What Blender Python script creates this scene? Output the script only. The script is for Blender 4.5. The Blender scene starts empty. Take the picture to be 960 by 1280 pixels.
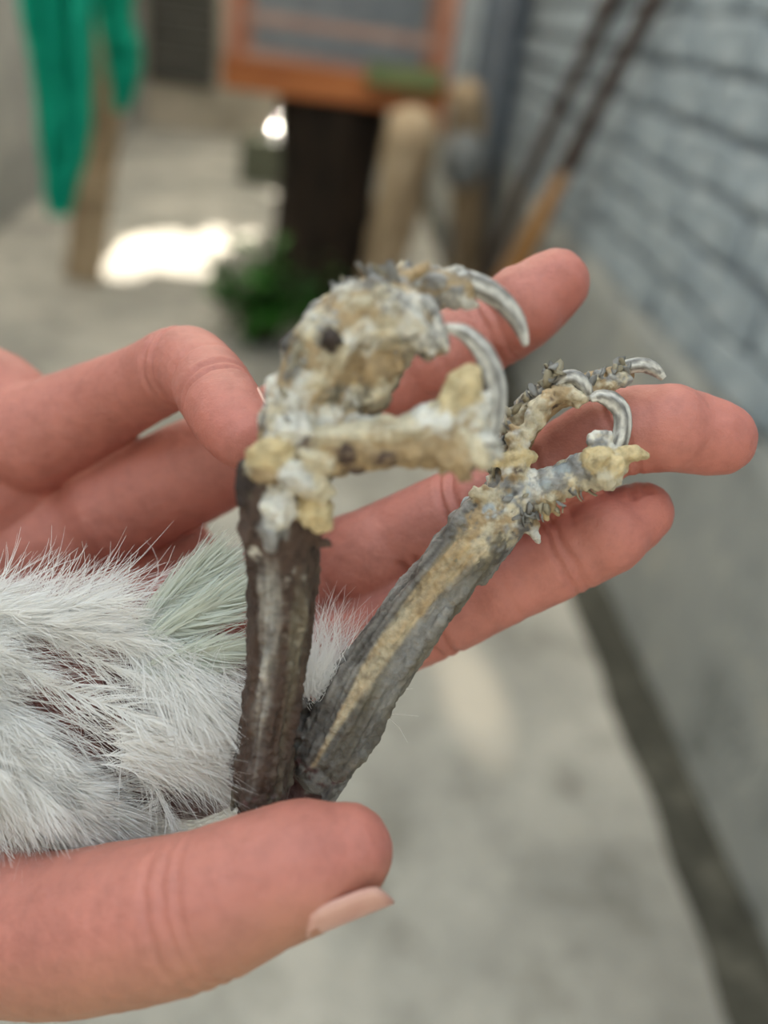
import bpy, bmesh, math, random
import numpy as np
from mathutils import Vector, Matrix, noise, kdtree

random.seed(7)
rng = np.random.default_rng(7)
S = bpy.context.scene
COL = S.collection

# ------------------------------------------------------------------ camera
F = 1100.0                      # focal length in pixels of the 960x1280 frame
CAM = np.array((0.0, 0.0, 1.0))
def nrm(v):
    v = np.asarray(v, float); return v / np.linalg.norm(v)
_d = nrm((-60 / F, 655 / F, -1.0))                 # the alley's direction (+Y) seen by the camera
_roll = math.radians(5.0)
_a = np.array((math.sin(_roll), math.cos(_roll), 0.0))
_u = nrm(_a - _a.dot(_d) * _d)
_x = np.cross(_d, _u)
R_WC = np.column_stack((_x, _d, _u))               # world -> camera axes
cd = bpy.data.cameras.new('camera')
cd.sensor_fit = 'VERTICAL'; cd.sensor_height = 24.0
cd.lens = F / 1280 * 24.0
cd.clip_start = 0.01; cd.clip_end = 100
cd.dof.use_dof = True
cd.dof.focus_distance = 0.157
cd.dof.aperture_fstop = cd.lens / 4.6
cam = bpy.data.objects.new('camera', cd); COL.objects.link(cam)
cam.matrix_world = Matrix.Translation(Vector(CAM)) @ Matrix(R_WC.T.tolist()).to_4x4()
S.camera = cam

# ------------------------------------------------------------------ light
S.view_settings.view_transform = 'Standard'
S.view_settings.look = 'None'
S.view_settings.gamma = 1.0
S.view_settings.exposure = 0.86
w = bpy.data.worlds.new('sky'); S.world = w; w.use_nodes = True
bg = w.node_tree.nodes['Background']
bg.inputs[0].default_value = (0.73, 0.87, 1.0, 1); bg.inputs[1].default_value = 1.25
SUN = nrm((-0.25, 0.62, 0.95))
sd = bpy.data.lights.new('sun', 'SUN'); sd.energy = 9.0; sd.angle = math.radians(0.6); sd.color = (1.0, 0.90, 0.76)
so = bpy.data.objects.new('sun', sd); COL.objects.link(so)
so.rotation_euler = Vector(SUN).to_track_quat('Z', 'Y').to_euler(); so.location = (-2, 5, 6)

# ------------------------------------------------------------------ helpers
def ray(px, py):
    return R_WC.T @ np.array(((px - 480) / F, -(py - 640) / F, -1.0))
def P(px, py, d):                                  # point at depth d (metres along the view axis)
    return CAM + ray(px, py) * d
def G(px, py, z=0.0):                              # point on a horizontal plane
    r = ray(px, py); return CAM + r * ((z - CAM[2]) / r[2])
def WY(px, py, Y):                                 # point on a plane across the alley
    r = ray(px, py); return CAM + r * (Y / r[1])
def WX(px, py, X):
    r = ray(px, py); return CAM + r * (X / r[0])
def srgb(r, g, b):
    f = lambda c: (c / 255 / 12.92) if c <= 10.31 else ((c / 255 + 0.055) / 1.055) ** 2.4
    return (f(r), f(g), f(b))

class MB:                                          # collects shapes into one mesh
    def __init__(s): s.v = []; s.f = []; s.c = []; s.n = 0
    def add(s, v, f, col=None):
        v = np.asarray(v, float); s.v.append(v)
        s.f += [tuple(i + s.n for i in q) for q in f]; s.n += len(v)
        c = np.zeros((len(v), 3)); 
        if col is not None: c[:] = col
        s.c.append(c)
    def verts(s): return np.vstack(s.v)
    def cols(s): return np.vstack(s.c)
    def box(s, c, size, rot=None, col=None):
        h = np.array(size) / 2
        v = np.array([(x, y, z) for x in (-1, 1) for y in (-1, 1) for z in (-1, 1)]) * h
        if rot is not None: v = v @ np.asarray(rot).T
        f = [(0, 1, 3, 2), (4, 6, 7, 5), (0, 4, 5, 1), (2, 3, 7, 6), (0, 2, 6, 4), (1, 5, 7, 3)]
        s.add(v + np.asarray(c), f, col)

def mesh_of(name, v, f, mats, smooth=True):
    me = bpy.data.meshes.new(name)
    me.from_pydata(np.asarray(v, float).tolist(), [], f)
    for m in (mats if isinstance(mats, (list, tuple)) else [mats]): me.materials.append(m)
    if smooth: me.polygons.foreach_set('use_smooth', [True] * len(me.polygons))
    me.update(); return me
def link(name, me, parent=None, loc=None):
    o = bpy.data.objects.new(name, me); COL.objects.link(o)
    if parent is not None: o.parent = parent
    if loc is not None: o.location = tuple(loc)
    return o
def tag(o, label=None, cat=None, group=None, kind=None):
    if label: o['label'] = label
    if cat: o['category'] = cat
    if group: o['group'] = group
    if kind: o['kind'] = kind
    return o
def root(name, loc, label, cat, group=None):
    o = bpy.data.objects.new(name, None); COL.objects.link(o)
    o.empty_display_size = 0.05; o.location = tuple(loc)
    return tag(o, label, cat, group)
def part(name, mb, mat, parent, smooth=True):      # mesh given in world coordinates, stored relative to its root
    o0 = np.zeros(3); q = parent
    while q is not None: o0 = o0 + np.array(q.location); q = q.parent
    return link(name, mesh_of(name, mb.verts() - o0, mb.f, mat, smooth), parent)
def struct(name, mb, mat, smooth=False, parent=None):
    o = link(name, mesh_of(name, mb.verts(), mb.f, mat, smooth), parent)
    if parent is None: o['kind'] = 'structure'
    return o

def spline(pts, n):                                # Catmull-Rom through rows of pts
    p = np.asarray(pts, float); k = len(p)
    if k == 2: 
        t = np.linspace(0, 1, n)[:, None]; return p[0] * (1 - t) + p[1] * t
    e = np.vstack((2 * p[0] - p[1], p, 2 * p[-1] - p[-2]))
    out = []
    for t in np.linspace(0, k - 1, n):
        i = min(int(t), k - 2); u = t - i
        a, b, c, d = e[i:i + 4]
        out.append(0.5 * (2 * b + (c - a) * u + (2 * a - 5 * b + 4 * c - d) * u * u + (3 * b - a - 3 * c + d) * u ** 3))
    return np.array(out)
def frames(c, ref=None):
    t = np.gradient(c, axis=0); t /= np.linalg.norm(t, axis=1)[:, None] + 1e-12
    if ref is None: ref = CAM[None, :] - c
    else: ref = np.tile(np.asarray(ref, float), (len(c), 1))
    nn = ref - (ref * t).sum(1)[:, None] * t
    nn /= np.linalg.norm(nn, axis=1)[:, None] + 1e-12
    return t, nn, np.cross(t, nn)
def tube(mb, pts, radii, n=24, sides=16, col=None, ref=None, flat=1.0, cap=True, wob=0.0, sq=None):
    q = spline(np.column_stack((pts, radii)), n)
    c, r = q[:, :3], np.maximum(q[:, 3], 1e-6)
    t, nn, b = frames(c, ref)
    rings = []
    if cap:
        for k in (80, 60, 35): rings.append((c[0] - t[0] * r[0] * math.sin(math.radians(k)), r[0] * math.cos(math.radians(k)), nn[0], b[0]))
    for i in range(n): rings.append((c[i], r[i], nn[i], b[i]))
    if cap:
        for k in (35, 60, 80): rings.append((c[-1] + t[-1] * r[-1] * math.sin(math.radians(k)), r[-1] * math.cos(math.radians(k)), nn[-1], b[-1]))
    v = []
    for j, (cc, rr, n1, b1) in enumerate(rings):
        for s in range(sides):
            a = 2 * math.pi * s / sides
            k = 1.0 + (wob * noise.noise(Vector(cc * 40 + n1 * math.cos(a) * 2 + b1 * math.sin(a) * 2)) if wob else 0)
            v.append(cc + rr * k * (n1 * math.cos(a) * flat + b1 * math.sin(a)))
    m = len(rings); f = []
    for j in range(m - 1):
        for s in range(sides):
            s2 = (s + 1) % sides
            f.append((j * sides + s, j * sides + s2, (j + 1) * sides + s2, (j + 1) * sides + s))
    f.append(tuple(range(sides))[::-1]); f.append(tuple((m - 1) * sides + s for s in range(sides)))
    mb.add(v, f, col)

def _ico(sub):
    bm = bmesh.new(); bmesh.ops.create_icosphere(bm, subdivisions=sub, radius=1.0)
    v = np.array([q.co[:] for q in bm.verts]); f = [tuple(x.index for x in q.verts) for q in bm.faces]
    bm.free(); return v, f
ICO = {1: _ico(1), 2: _ico(2), 3: _ico(3)}
def blob(mb, c, ax, ay, az, col=None, sub=2, jag=0.0):   # ellipsoid with three half-axis vectors
    v, f = ICO[sub]
    if jag:
        s0 = Vector(rng.random(3) * 50)
        v = v * np.array([1 + jag * noise.noise(Vector(q * 1.6) + s0) for q in v])[:, None]
    mb.add(np.asarray(c) + v @ np.array((ax, ay, az)), f, col)

def remesh(mb, voxel, sc=100.0):                   # one continuous skin over all collected shapes
    me = mesh_of('tmp', mb.verts() * sc, mb.f, [], False)
    o = bpy.data.objects.new('tmp', me); COL.objects.link(o)
    m = o.modifiers.new('r', 'REMESH'); m.mode = 'VOXEL'; m.voxel_size = voxel * sc
    dg = bpy.context.evaluated_depsgraph_get(); dg.update()
    me2 = bpy.data.meshes.new_from_object(o.evaluated_get(dg))
    bpy.data.objects.remove(o); bpy.data.meshes.remove(me)
    n = len(me2.vertices); v = np.empty(n * 3); me2.vertices.foreach_get('co', v); v = v.reshape(-1, 3) / sc
    e = np.empty(len(me2.edges) * 2, dtype=np.int32); me2.edges.foreach_get('vertices', e); e = e.reshape(-1, 2)
    f = [tuple(p.vertices) for p in me2.polygons]
    bpy.data.meshes.remove(me2)
    return v, e, f
def laplace(v, e, it, k=0.5):
    n = len(v); deg = np.bincount(e.ravel(), minlength=n).astype(float)[:, None]; deg[deg == 0] = 1
    for _ in range(it):
        acc = np.empty_like(v)
        for a in range(v.shape[1]):
            acc[:, a] = np.bincount(e[:, 0], v[e[:, 1], a], n) + np.bincount(e[:, 1], v[e[:, 0], a], n)
        v = v + k * (acc / deg - v)
    return v
def normals(v, f):
    q = np.array([(a[0], a[1], a[2], a[-1]) for a in f])
    nf = np.cross(v[q[:, 2]] - v[q[:, 0]], v[q[:, 3]] - v[q[:, 1]])
    out = np.zeros_like(v)
    for k in range(4):
        for a in range(3): out[:, a] += np.bincount(q[:, k], nf[:, a], len(v))
    return out / (np.linalg.norm(out, axis=1)[:, None] + 1e-20)
def set_cols(me, c):
    a = me.color_attributes.new('tone', 'FLOAT_COLOR', 'POINT')
    a.data.foreach_set('color', np.column_stack((c, np.ones(len(c)))).ravel())

# ------------------------------------------------------------------ materials
def new_mat(name, rough=0.6, spec=0.4):
    m = bpy.data.materials.new(name); m.use_nodes = True
    nt = m.node_tree; b = nt.nodes['Principled BSDF']
    b.inputs['Roughness'].default_value = rough; b.inputs['Specular IOR Level'].default_value = spec
    return m, nt, b
def tex_noise(nt, scale, detail=4, rough=0.6, vec=None, dist=0.0):
    n = nt.nodes.new('ShaderNodeTexNoise'); n.inputs['Scale'].default_value = scale
    n.inputs['Detail'].default_value = detail; n.inputs['Roughness'].default_value = rough; n.inputs['Distortion'].default_value = dist
    if vec is not None: nt.links.new(vec, n.inputs['Vector'])
    return n
def ramp(nt, fac, stops):
    r = nt.nodes.new('ShaderNodeValToRGB'); e = r.color_ramp.elements
    while len(e) < len(stops): e.new(0.5)
    for q, (p, c) in zip(e, stops): q.position = p; q.color = (*c, 1)
    nt.links.new(fac, r.inputs[0]); return r
def mixc(nt, mode, fac, a, b):
    m = nt.nodes.new('ShaderNodeMix'); m.data_type = 'RGBA'; m.blend_type = mode
    for k, x in ((0, fac), (6, a), (7, b)):
        if hasattr(x, 'is_linked'): nt.links.new(x, m.inputs[k])
        else: m.inputs[k].default_value = (*x, 1) if isinstance(x, tuple) else x
    return m.outputs[2]
def bump(nt, b, h, dist, strength=1.0):
    n = nt.nodes.new('ShaderNodeBump'); n.inputs['Distance'].default_value = dist; n.inputs['Strength'].default_value = strength
    nt.links.new(h, n.inputs['Height']); nt.links.new(n.outputs[0], b.inputs['Normal'])
def coords(nt, kind='Object'):
    return nt.nodes.new('ShaderNodeTexCoord').outputs[kind]
def noise_mat(name, scale, stops, rough=0.7, bscale=None, bdist=0.0, spec=0.3, stretch=None, detail=5):
    m, nt, b = new_mat(name, rough, spec)
    v = coords(nt)
    if stretch:
        mp = nt.nodes.new('ShaderNodeMapping'); mp.inputs['Scale'].default_value = stretch; nt.links.new(v, mp.inputs[0]); v = mp.outputs[0]
    n = tex_noise(nt, scale, detail, 0.62, v)
    nt.links.new(ramp(nt, n.outputs[0], stops).outputs[0], b.inputs['Base Color'])
    if bdist: bump(nt, b, tex_noise(nt, bscale or scale * 3, 4, 0.6, v).outputs[0], bdist)
    return m

def tone_mat(name, rough, spec, sc, amt, bsc, bdist, sss=0.0):   # colour held in the mesh, broken up by grain
    m, nt, b = new_mat(name, rough, spec)
    a = nt.nodes.new('ShaderNodeAttribute'); a.attribute_name = 'tone'
    v = coords(nt)
    n = tex_noise(nt, sc, 5, 0.65, v)
    g = ramp(nt, n.outputs[0], [(0.28, (0.45, 0.43, 0.42)), (0.52, (1.0, 1.0, 1.0)), (0.75, (1.25, 1.2, 1.1))])
    nt.links.new(mixc(nt, 'MULTIPLY', amt, a.outputs['Color'], g.outputs[0]), b.inputs['Base Color'])
    bump(nt, b, tex_noise(nt, bsc, 5, 0.7, v).outputs[0], bdist)
    if sss:
        b.inputs['Subsurface Weight'].default_value = sss; b.inputs['Subsurface Radius'].default_value = (1.0, 0.35, 0.2)
        b.inputs['Subsurface Scale'].default_value = 0.003
    return m
M_leg = tone_mat('scaly_leg_skin', 0.55, 0.4, 520, 0.75, 1500, 0.0004, 0.06)
M_skin = tone_mat('human_skin', 0.48, 0.42, 260, 0.28, 900, 0.00024, 0.14)

def claw_mat():
    m, nt, b = new_mat('claw_horn', 0.32, 0.6)
    a = nt.nodes.new('ShaderNodeAttribute'); a.attribute_name = 'tone'
    n = tex_noise(nt, 700, 4, 0.6, coords(nt))
    g = ramp(nt, n.outputs[0], [(0.35, (0.6, 0.6, 0.62)), (0.6, (1.1, 1.1, 1.1))])
    nt.links.new(mixc(nt, 'MULTIPLY', 0.7, a.outputs['Color'], g.outputs[0]), b.inputs['Base Color'])
    bump(nt, b, n.outputs[0], 0.0002)
    return m
M_claw = claw_mat()
M_flake = noise_mat('dry_flake', 500, [(0.3, srgb(150, 140, 122)), (0.5, srgb(205, 192, 160)), (0.7, srgb(228, 220, 200))], 0.65, 1800, 0.0002)
M_flake2 = noise_mat('grey_flake', 500, [(0.3, srgb(130, 127, 124)), (0.5, srgb(178, 175, 168)), (0.7, srgb(205, 203, 196))], 0.6, 1800, 0.0002)
def feather_mat(name, c, tr):
    m, nt, b = new_mat(name, 0.7, 0.2)
    b.inputs['Base Color'].default_value = (*c, 1)
    t = nt.nodes.new('ShaderNodeBsdfTranslucent'); t.inputs[0].default_value = (*c, 1)
    x = nt.nodes.new('ShaderNodeMixShader'); x.inputs[0].default_value = tr
    out = nt.nodes['Material Output']
    nt.links.new(b.outputs[0], x.inputs[1]); nt.links.new(t.outputs[0], x.inputs[2]); nt.links.new(x.outputs[0], out.inputs[0])
    return m
M_feather = feather_mat('white_feather', srgb(244, 243, 240), 0.35)
M_vane = feather_mat('grey_green_vane', srgb(220, 224, 213), 0.35)
M_nail = noise_mat('nail', 200, [(0.3, srgb(200, 148, 134)), (0.7, srgb(214, 168, 152))], 0.3, spec=0.5)

# ------------------------------------------------------------------ setting
XR, XL, YB = 0.655, -1.25, 6.8
def floor_mat():
    m, nt, b = new_mat('concrete_floor', 0.8, 0.25)
    v = coords(nt)
    big = tex_noise(nt, 2.2, 5, 0.6, v, 0.4); mid = tex_noise(nt, 9, 6, 0.65, v); fine = tex_noise(nt, 60, 5, 0.7, v)
    c = ramp(nt, big.outputs[0], [(0.3, srgb(144, 143, 138)), (0.5, srgb(176, 174, 167)), (0.68, srgb(206, 202, 193))]).outputs[0]
    d = ramp(nt, mid.outputs[0], [(0.32, (0.55, 0.54, 0.51)), (0.5, (0.98, 0.98, 0.97)), (0.7, (1.08, 1.06, 1.03))]).outputs[0]
    c = mixc(nt, 'MULTIPLY', 0.8, c, d)
    d = ramp(nt, fine.outputs[0], [(0.3, (0.75, 0.75, 0.75)), (0.6, (1.05, 1.05, 1.05))]).outputs[0]
    c = mixc(nt, 'MULTIPLY', 0.6, c, d)
    g0, g1 = G(560, 770), G(625, 985)                        # soft sun strip on the near floor, painted in as a paler ellipse
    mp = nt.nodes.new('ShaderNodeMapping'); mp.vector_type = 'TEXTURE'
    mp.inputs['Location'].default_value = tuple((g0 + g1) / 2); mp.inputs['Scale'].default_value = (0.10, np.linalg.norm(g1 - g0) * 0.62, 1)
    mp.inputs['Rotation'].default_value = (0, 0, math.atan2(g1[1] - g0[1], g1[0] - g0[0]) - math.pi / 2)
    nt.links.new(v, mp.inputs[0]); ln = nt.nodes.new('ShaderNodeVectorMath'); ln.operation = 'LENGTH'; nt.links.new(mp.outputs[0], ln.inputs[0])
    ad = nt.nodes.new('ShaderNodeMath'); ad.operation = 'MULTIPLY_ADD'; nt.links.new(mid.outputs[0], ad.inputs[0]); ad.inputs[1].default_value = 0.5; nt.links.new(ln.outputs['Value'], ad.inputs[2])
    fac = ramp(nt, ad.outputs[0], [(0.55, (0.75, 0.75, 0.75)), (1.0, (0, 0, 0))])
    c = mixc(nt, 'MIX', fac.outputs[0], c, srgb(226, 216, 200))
    nt.links.new(c, b.inputs['Base Color']); bump(nt, b, fine.outputs[0], 0.004)
    return m
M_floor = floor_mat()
mb = MB()
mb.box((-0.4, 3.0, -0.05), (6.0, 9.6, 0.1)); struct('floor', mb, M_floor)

M_brick = noise_mat('painted_brick', 14, [(0.3, srgb(128, 140, 148)), (0.5, srgb(154, 165, 172)), (0.7, srgb(176, 184, 188))], 0.75, 40, 0.01)
M_mortar = noise_mat('painted_mortar', 20, [(0.3, srgb(112, 122, 130)), (0.6, srgb(142, 150, 156))], 0.85, 60, 0.01)
M_plaster = noise_mat('grey_plaster', 7, [(0.28, srgb(118, 121, 119)), (0.45, srgb(148, 151, 149)), (0.6, srgb(160, 162, 158)), (0.75, srgb(188, 180, 166))], 0.85, 45, 0.012)
mb = MB(); mb.box((XR + 0.06, 3.2, 1.1), (0.1, 8.2, 2.2))
wall_r = struct('wall_right', mb, M_mortar)
mb = MB()                                           # rendered dado below the bricks
yy = np.linspace(-0.9, 6.8, 90); zz = np.linspace(0, 0.53, 10)
vv = [(XR - 0.006 + 0.006 * noise.noise(Vector((y * 3, z * 5, 2))), y, z) for y in yy for z in zz]
vv += [(XR + 0.03, y, z) for y in yy for z in zz]
K = len(yy) * len(zz); nz = len(zz)
ff = [(i * nz + j, i * nz + j + 1, (i + 1) * nz + j + 1, (i + 1) * nz + j) for i in range(len(yy) - 1) for j in range(nz - 1)]
ff += [tuple(K + q for q in reversed(a)) for a in ff]
ff += [(i * nz + nz - 1, K + i * nz + nz - 1, K + (i + 1) * nz + nz - 1, (i + 1) * nz + nz - 1) for i in range(len(yy) - 1)]
mb.add(vv, ff); struct('plaster_dado', mb, M_plaster, True, wall_r)
def brick_mesh(seed, L, H):
    bm = bmesh.new(); bmesh.ops.create_cube(bm, size=1.0)
    bmesh.ops.bevel(bm, geom=list(bm.edges), offset=0.12, segments=1, affect='EDGES')
    r = random.Random(seed)
    for q in bm.verts:
        q.co = Vector((q.co.x * 0.030, q.co.y * L, q.co.z * H)) + Vector((r.uniform(-.003, .003), r.uniform(-.005, .005), r.uniform(-.004, .004)))
    me = bpy.data.meshes.new('brick'); bm.to_mesh(me); bm.free(); me.materials.append(M_brick); return me
bricks = [brick_mesh(k, 0.252, 0.074) for k in range(6)]
course = 0.086
for r_ in range(8):
    z = 0.53 + course * (r_ + 0.5)
    for k in range(17):
        y = 0.15 + 0.265 * k + (0.132 if r_ % 2 else 0) + random.uniform(-.006, .006)
        o = link('brick', random.choice(bricks), wall_r, (XR + 0.006 + random.uniform(-.004, .004), y, z + random.uniform(-.003, .003)))
        o.rotation_euler = (random.uniform(-.02, .02), random.uniform(-.03, .03), random.uniform(-.01, .01))
M_dark_strip = noise_mat('dark_strip', 18, [(0.3, srgb(52, 52, 46)), (0.55, srgb(78, 77, 69)), (0.75, srgb(108, 106, 96))], 0.9, 60, 0.01)
mb = MB()                                           # low dark strip banked in the angle of wall and floor
yy = np.linspace(-0.2, 5.5, 140); prof = [(0.0, 0.030), (0.3, 0.022), (0.65, 0.010), (1.0, 0.0015)]
vv = [(XR - 0.004 - p * (0.072 + 0.02 * noise.noise(Vector((y * 6, p, 1)))), y, h * (1 + 0.3 * noise.noise(Vector((y * 9, 3, p))))) for y in yy for p, h in prof]
vv += [(XR - 0.004, y, 0.0005) for y in yy]
ff = [(i * 4 + j, (i + 1) * 4 + j, (i + 1) * 4 + j + 1, i * 4 + j + 1) for i in range(len(yy) - 1) for j in range(3)]
mb.add(vv, ff); struct('dark_strip_right', mb, M_dark_strip, True)

M_back = noise_mat('beige_render', 3, [(0.3, srgb(150, 143, 130)), (0.6, srgb(184, 175, 160))], 0.85, 30, 0.01)
mb = MB(); mb.box((-0.4, YB + 0.06, 1.1), (2.6, 0.12, 2.2)); struct('wall_back', mb, M_back)
mb = MB(); mb.box((-0.4, -0.85, 1.25), (2.6, 0.12, 2.5)); struct('unseen_wall_front', mb, M_plaster)  # unseen wall behind the camera, added so light falls from above
M_left = noise_mat('grey_left_wall', 5, [(0.3, srgb(128, 131, 130)), (0.6, srgb(165, 166, 162))], 0.85, 40, 0.01)
mb = MB(); mb.box((XL - 0.06, 3.0, 0.9), (0.12, 7.6, 1.8)); struct('wall_left', mb, M_left)  # near stretch runs on unseen, added to close off side light
# dark shuttered opening in the back wall
a, b_ = WY(190, 88, YB), WY(268, 0, YB)
x0, x1, z0 = a[0], b_[0], a[2]
M_shutter = noise_mat('dark_shutter', 8, [(0.3, srgb(58, 58, 54)), (0.7, srgb(84, 83, 78))], 0.7)
mb = MB()
for k in range(7): mb.box(((x0 + x1) / 2, YB - 0.015, z0 + 0.05 + k * 0.12), (x1 - x0, 0.03, 0.105))
w1 = struct('window_1', mb, M_shutter)
mb = MB()
for x in (x0, x1): mb.box((x, YB - 0.02, z0 + 0.42), (0.04, 0.05, 0.86))
mb.box(((x0 + x1) / 2, YB - 0.02, z0 - 0.03), (x1 - x0 + 0.04, 0.06, 0.05))
struct('window_frame', mb, M_shutter, False, w1)

# unseen roof added to shade the alley, with holes cut for the sun patches
ZR = 2.4
holes = []                                          # (floor point, radius along x, radius along y)
for px, py, rx, ry in ((205, 312, 0.17, 0.30), (160, 330, 0.10, 0.22), (258, 305, 0.09, 0.22), (272, 290, 0.05, 0.10), (312, 296, 0.05, 0.09), (235, 335, 0.08, 0.12)):
    g = G(px, py); holes.append((g[0], g[1], rx, ry))
GL = WY(347, 160, 5.3)                             # steel bowl added to catch the sun as a glint
holes.append((GL[0] - SUN[0] / SUN[2] * GL[2], GL[1] - SUN[1] / SUN[2] * GL[2], 0.12, 0.16))
nx, ny = 60, 170
xs = np.linspace(-1.9, 0.75, nx + 1); ys = np.linspace(0.75, 9.6, ny + 1)
vv, ff = [], []
for i, x in enumerate(xs):
    for y in ys: vv.append((x, y, ZR + 0.012 * math.sin(x * 2 * math.pi / 0.13)))
for i in range(nx):
    for j in range(ny):
        cx, cy = (xs[i] + xs[i + 1]) / 2 - SUN[0] / SUN[2] * ZR, (ys[j] + ys[j + 1]) / 2 - SUN[1] / SUN[2] * ZR
        if any(((cx - h[0]) / h[2]) ** 2 + ((cy - h[1]) / h[3]) ** 2 < 1 for h in holes): continue
        q = i * (ny + 1) + j
        ff.append((q, q + ny + 1, q + ny + 2, q + 1))
mb = MB(); mb.add(vv, ff)
M_shade_roof = noise_mat('shade_roof_sheet', 4, [(0.3, srgb(150, 152, 150)), (0.7, srgb(190, 190, 186))], 0.6)
nt = M_shade_roof.node_tree; pb = nt.nodes['Principled BSDF']      # made translucent to spread warm daylight below
tb = nt.nodes.new('ShaderNodeBsdfTranslucent'); tb.inputs[0].default_value = (0.92, 0.86, 0.74, 1)
xb = nt.nodes.new('ShaderNodeMixShader'); xb.inputs[0].default_value = 0.42
nt.links.new(pb.outputs[0], xb.inputs[1]); nt.links.new(tb.outputs[0], xb.inputs[2]); nt.links.new(xb.outputs[0], nt.nodes['Material Output'].inputs[0])
struct('added_shade_roof', mb, M_shade_roof, True)

# ------------------------------------------------------------------ bird cage on its stump
YC = 3.0
bl, br = WY(276, 123, YC), WY(558, 134, YC)
cx, cz, cw = (bl[0] + br[0]) / 2, (bl[2] + br[2]) / 2, (br[0] - bl[0])
chh, cdp = 0.62, 0.46
M_wood = noise_mat('orange_wood', 12, [(0.3, srgb(138, 78, 42)), (0.6, srgb(178, 108, 62)), (0.8, srgb(198, 136, 88))], 0.55, stretch=(0.3, 1, 1))
M_wood2 = noise_mat('faded_wood', 14, [(0.3, srgb(158, 104, 84)), (0.7, srgb(190, 140, 118))], 0.6, stretch=(1, 1, 0.3))
M_wire = noise_mat('cage_wire', 50, [(0.3, srgb(96, 100, 102)), (0.7, srgb(128, 132, 134))], 0.45, spec=0.5)
M_board = noise_mat('grey_board', 10, [(0.3, srgb(128, 138, 146)), (0.7, srgb(152, 162, 168))], 0.7)
M_tray = noise_mat('pinkish_tray', 12, [(0.3, srgb(150, 118, 108)), (0.7, srgb(178, 148, 136))], 0.7)
M_feeder = noise_mat('green_plastic', 9, [(0.3, srgb(92, 108, 74)), (0.7, srgb(124, 132, 86))], 0.45)
cage = root('bird_cage', (cx, YC + cdp / 2, cz), 'orange wooden birdcage with thin grey wires standing on the dark stump', 'cage')
T = 0.055
def bpart(name, c, size, mat, parent, bev=0.004):
    bm = bmesh.new(); bmesh.ops.create_cube(bm, size=1.0)
    for q in bm.verts: q.co = Vector((q.co.x * size[0], q.co.y * size[1], q.co.z * size[2]))
    if bev: bmesh.ops.bevel(bm, geom=list(bm.edges), offset=bev, segments=2, affect='EDGES')
    me = bpy.data.meshes.new(name); bm.to_mesh(me); bm.free(); me.materials.append(mat)
    o0 = np.zeros(3); q = parent
    while q is not None: o0 = o0 + np.array(q.location); q = q.parent
    o = link(name, me, parent, np.asarray(c) - o0)
    return o
fy, by = YC, YC + cdp
for x in (cx - cw / 2 + T / 2, cx + cw / 2 - T / 2):
    for y in (fy + T / 2, by - T / 2): bpart('corner_post', (x, y, cz + T + chh / 2), (T * 0.8, T * 0.8, chh), M_wood2, cage)
bpart('front_rail', (cx, fy + T / 2, cz + 0.045), (cw, T, 0.09), M_wood, cage)
bpart('rear_rail', (cx, by - T / 2, cz + 0.045), (cw, T, 0.09), M_wood, cage)
for s in (-1, 1): bpart('side_rail', (cx + s * (cw / 2 - T / 2), YC + cdp / 2, cz + 0.045), (T * 0.9, cdp - 2 * T, 0.09), M_wood, cage)
for y in (fy + T / 2, by - T / 2): bpart('top_rail', (cx, y, cz + T + chh), (cw, T, 0.05), M_wood2, cage)
bpart('roof_board', (cx, YC + cdp / 2, cz + T + chh + 0.03), (cw + .02, cdp + .02, 0.014), M_wood2, cage)
bpart('tray', (cx, YC + cdp / 2, cz + 0.085), (cw - 2 * T, cdp - 2 * T, 0.02), M_tray, cage)
bpart('middle_rail', (cx, fy + T / 2, cz + 0.20), (cw - 2 * T, 0.02, 0.03), M_tray, cage)
bpart('back_board', (cx, by - 0.02, cz + 0.36), (cw - 2 * T, 0.012, 0.54), M_board, cage)
bpart('feeder', (cx + cw * 0.29, fy - 0.03, cz + 0.10), (0.23, 0.05, 0.06), M_feeder, cage)
bpart('foot', (cx + cw * 0.44, fy + T / 2, cz - 0.03), (0.09, T, 0.07), M_wood, cage)
mb = MB(); tube(mb, [(0, 0, 0), (0, 0, 0.55)], [0.0035, 0.0035], 2, 6, cap=False)
wire = mesh_of('wire', mb.verts(), mb.f, M_wire)
for k in range(35):
    for y in (fy + T / 2,):
        link('wire', wire, cage, np.array((cx - cw / 2 + T + (k + 0.5) * (cw - 2 * T) / 35, y, cz + 0.09)) - np.array(cage.location))
for k in range(16):
    for s in (-1, 1):
        link('wire', wire, cage, np.array((cx + s * (cw / 2 - T / 2), fy + T + (k + 0.5) * (cdp - 2 * T) / 16, cz + 0.09)) - np.array(cage.location))

M_bark = noise_mat('dark_bark', 16, [(0.3, srgb(26, 20, 15)), (0.55, srgb(44, 34, 26)), (0.8, srgb(72, 56, 42))], 0.9, 40, 0.02, stretch=(1, 1, 0.3))
ts, bs_ = WY(418, 132, 3.2), WY(402, 330, 3.2)
tx = ts[0]
st = root('tree_stump', (bs_[0], 3.2, 0), 'dark brown tree stump holding up the orange birdcage', 'stump')
mb = MB()
n1, sd_ = 26, 40; vv = []
ztop = cz - 0.002
for j in range(n1):
    t = j / (n1 - 1); z = t * ztop
    ccx = bs_[0] + (tx - bs_[0]) * (z / ztop)
    for s in range(sd_):
        a = 2 * math.pi * s / sd_
        r = 0.168 + 0.05 * (1 - t) ** 4 + 0.006 * math.cos(a * 11 + t * 3) + 0.02 * noise.noise(Vector((math.cos(a) * 2, math.sin(a) * 2, z * 4)))
        vv.append((ccx + r * math.cos(a), 3.2 + r * math.sin(a), z))
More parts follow.
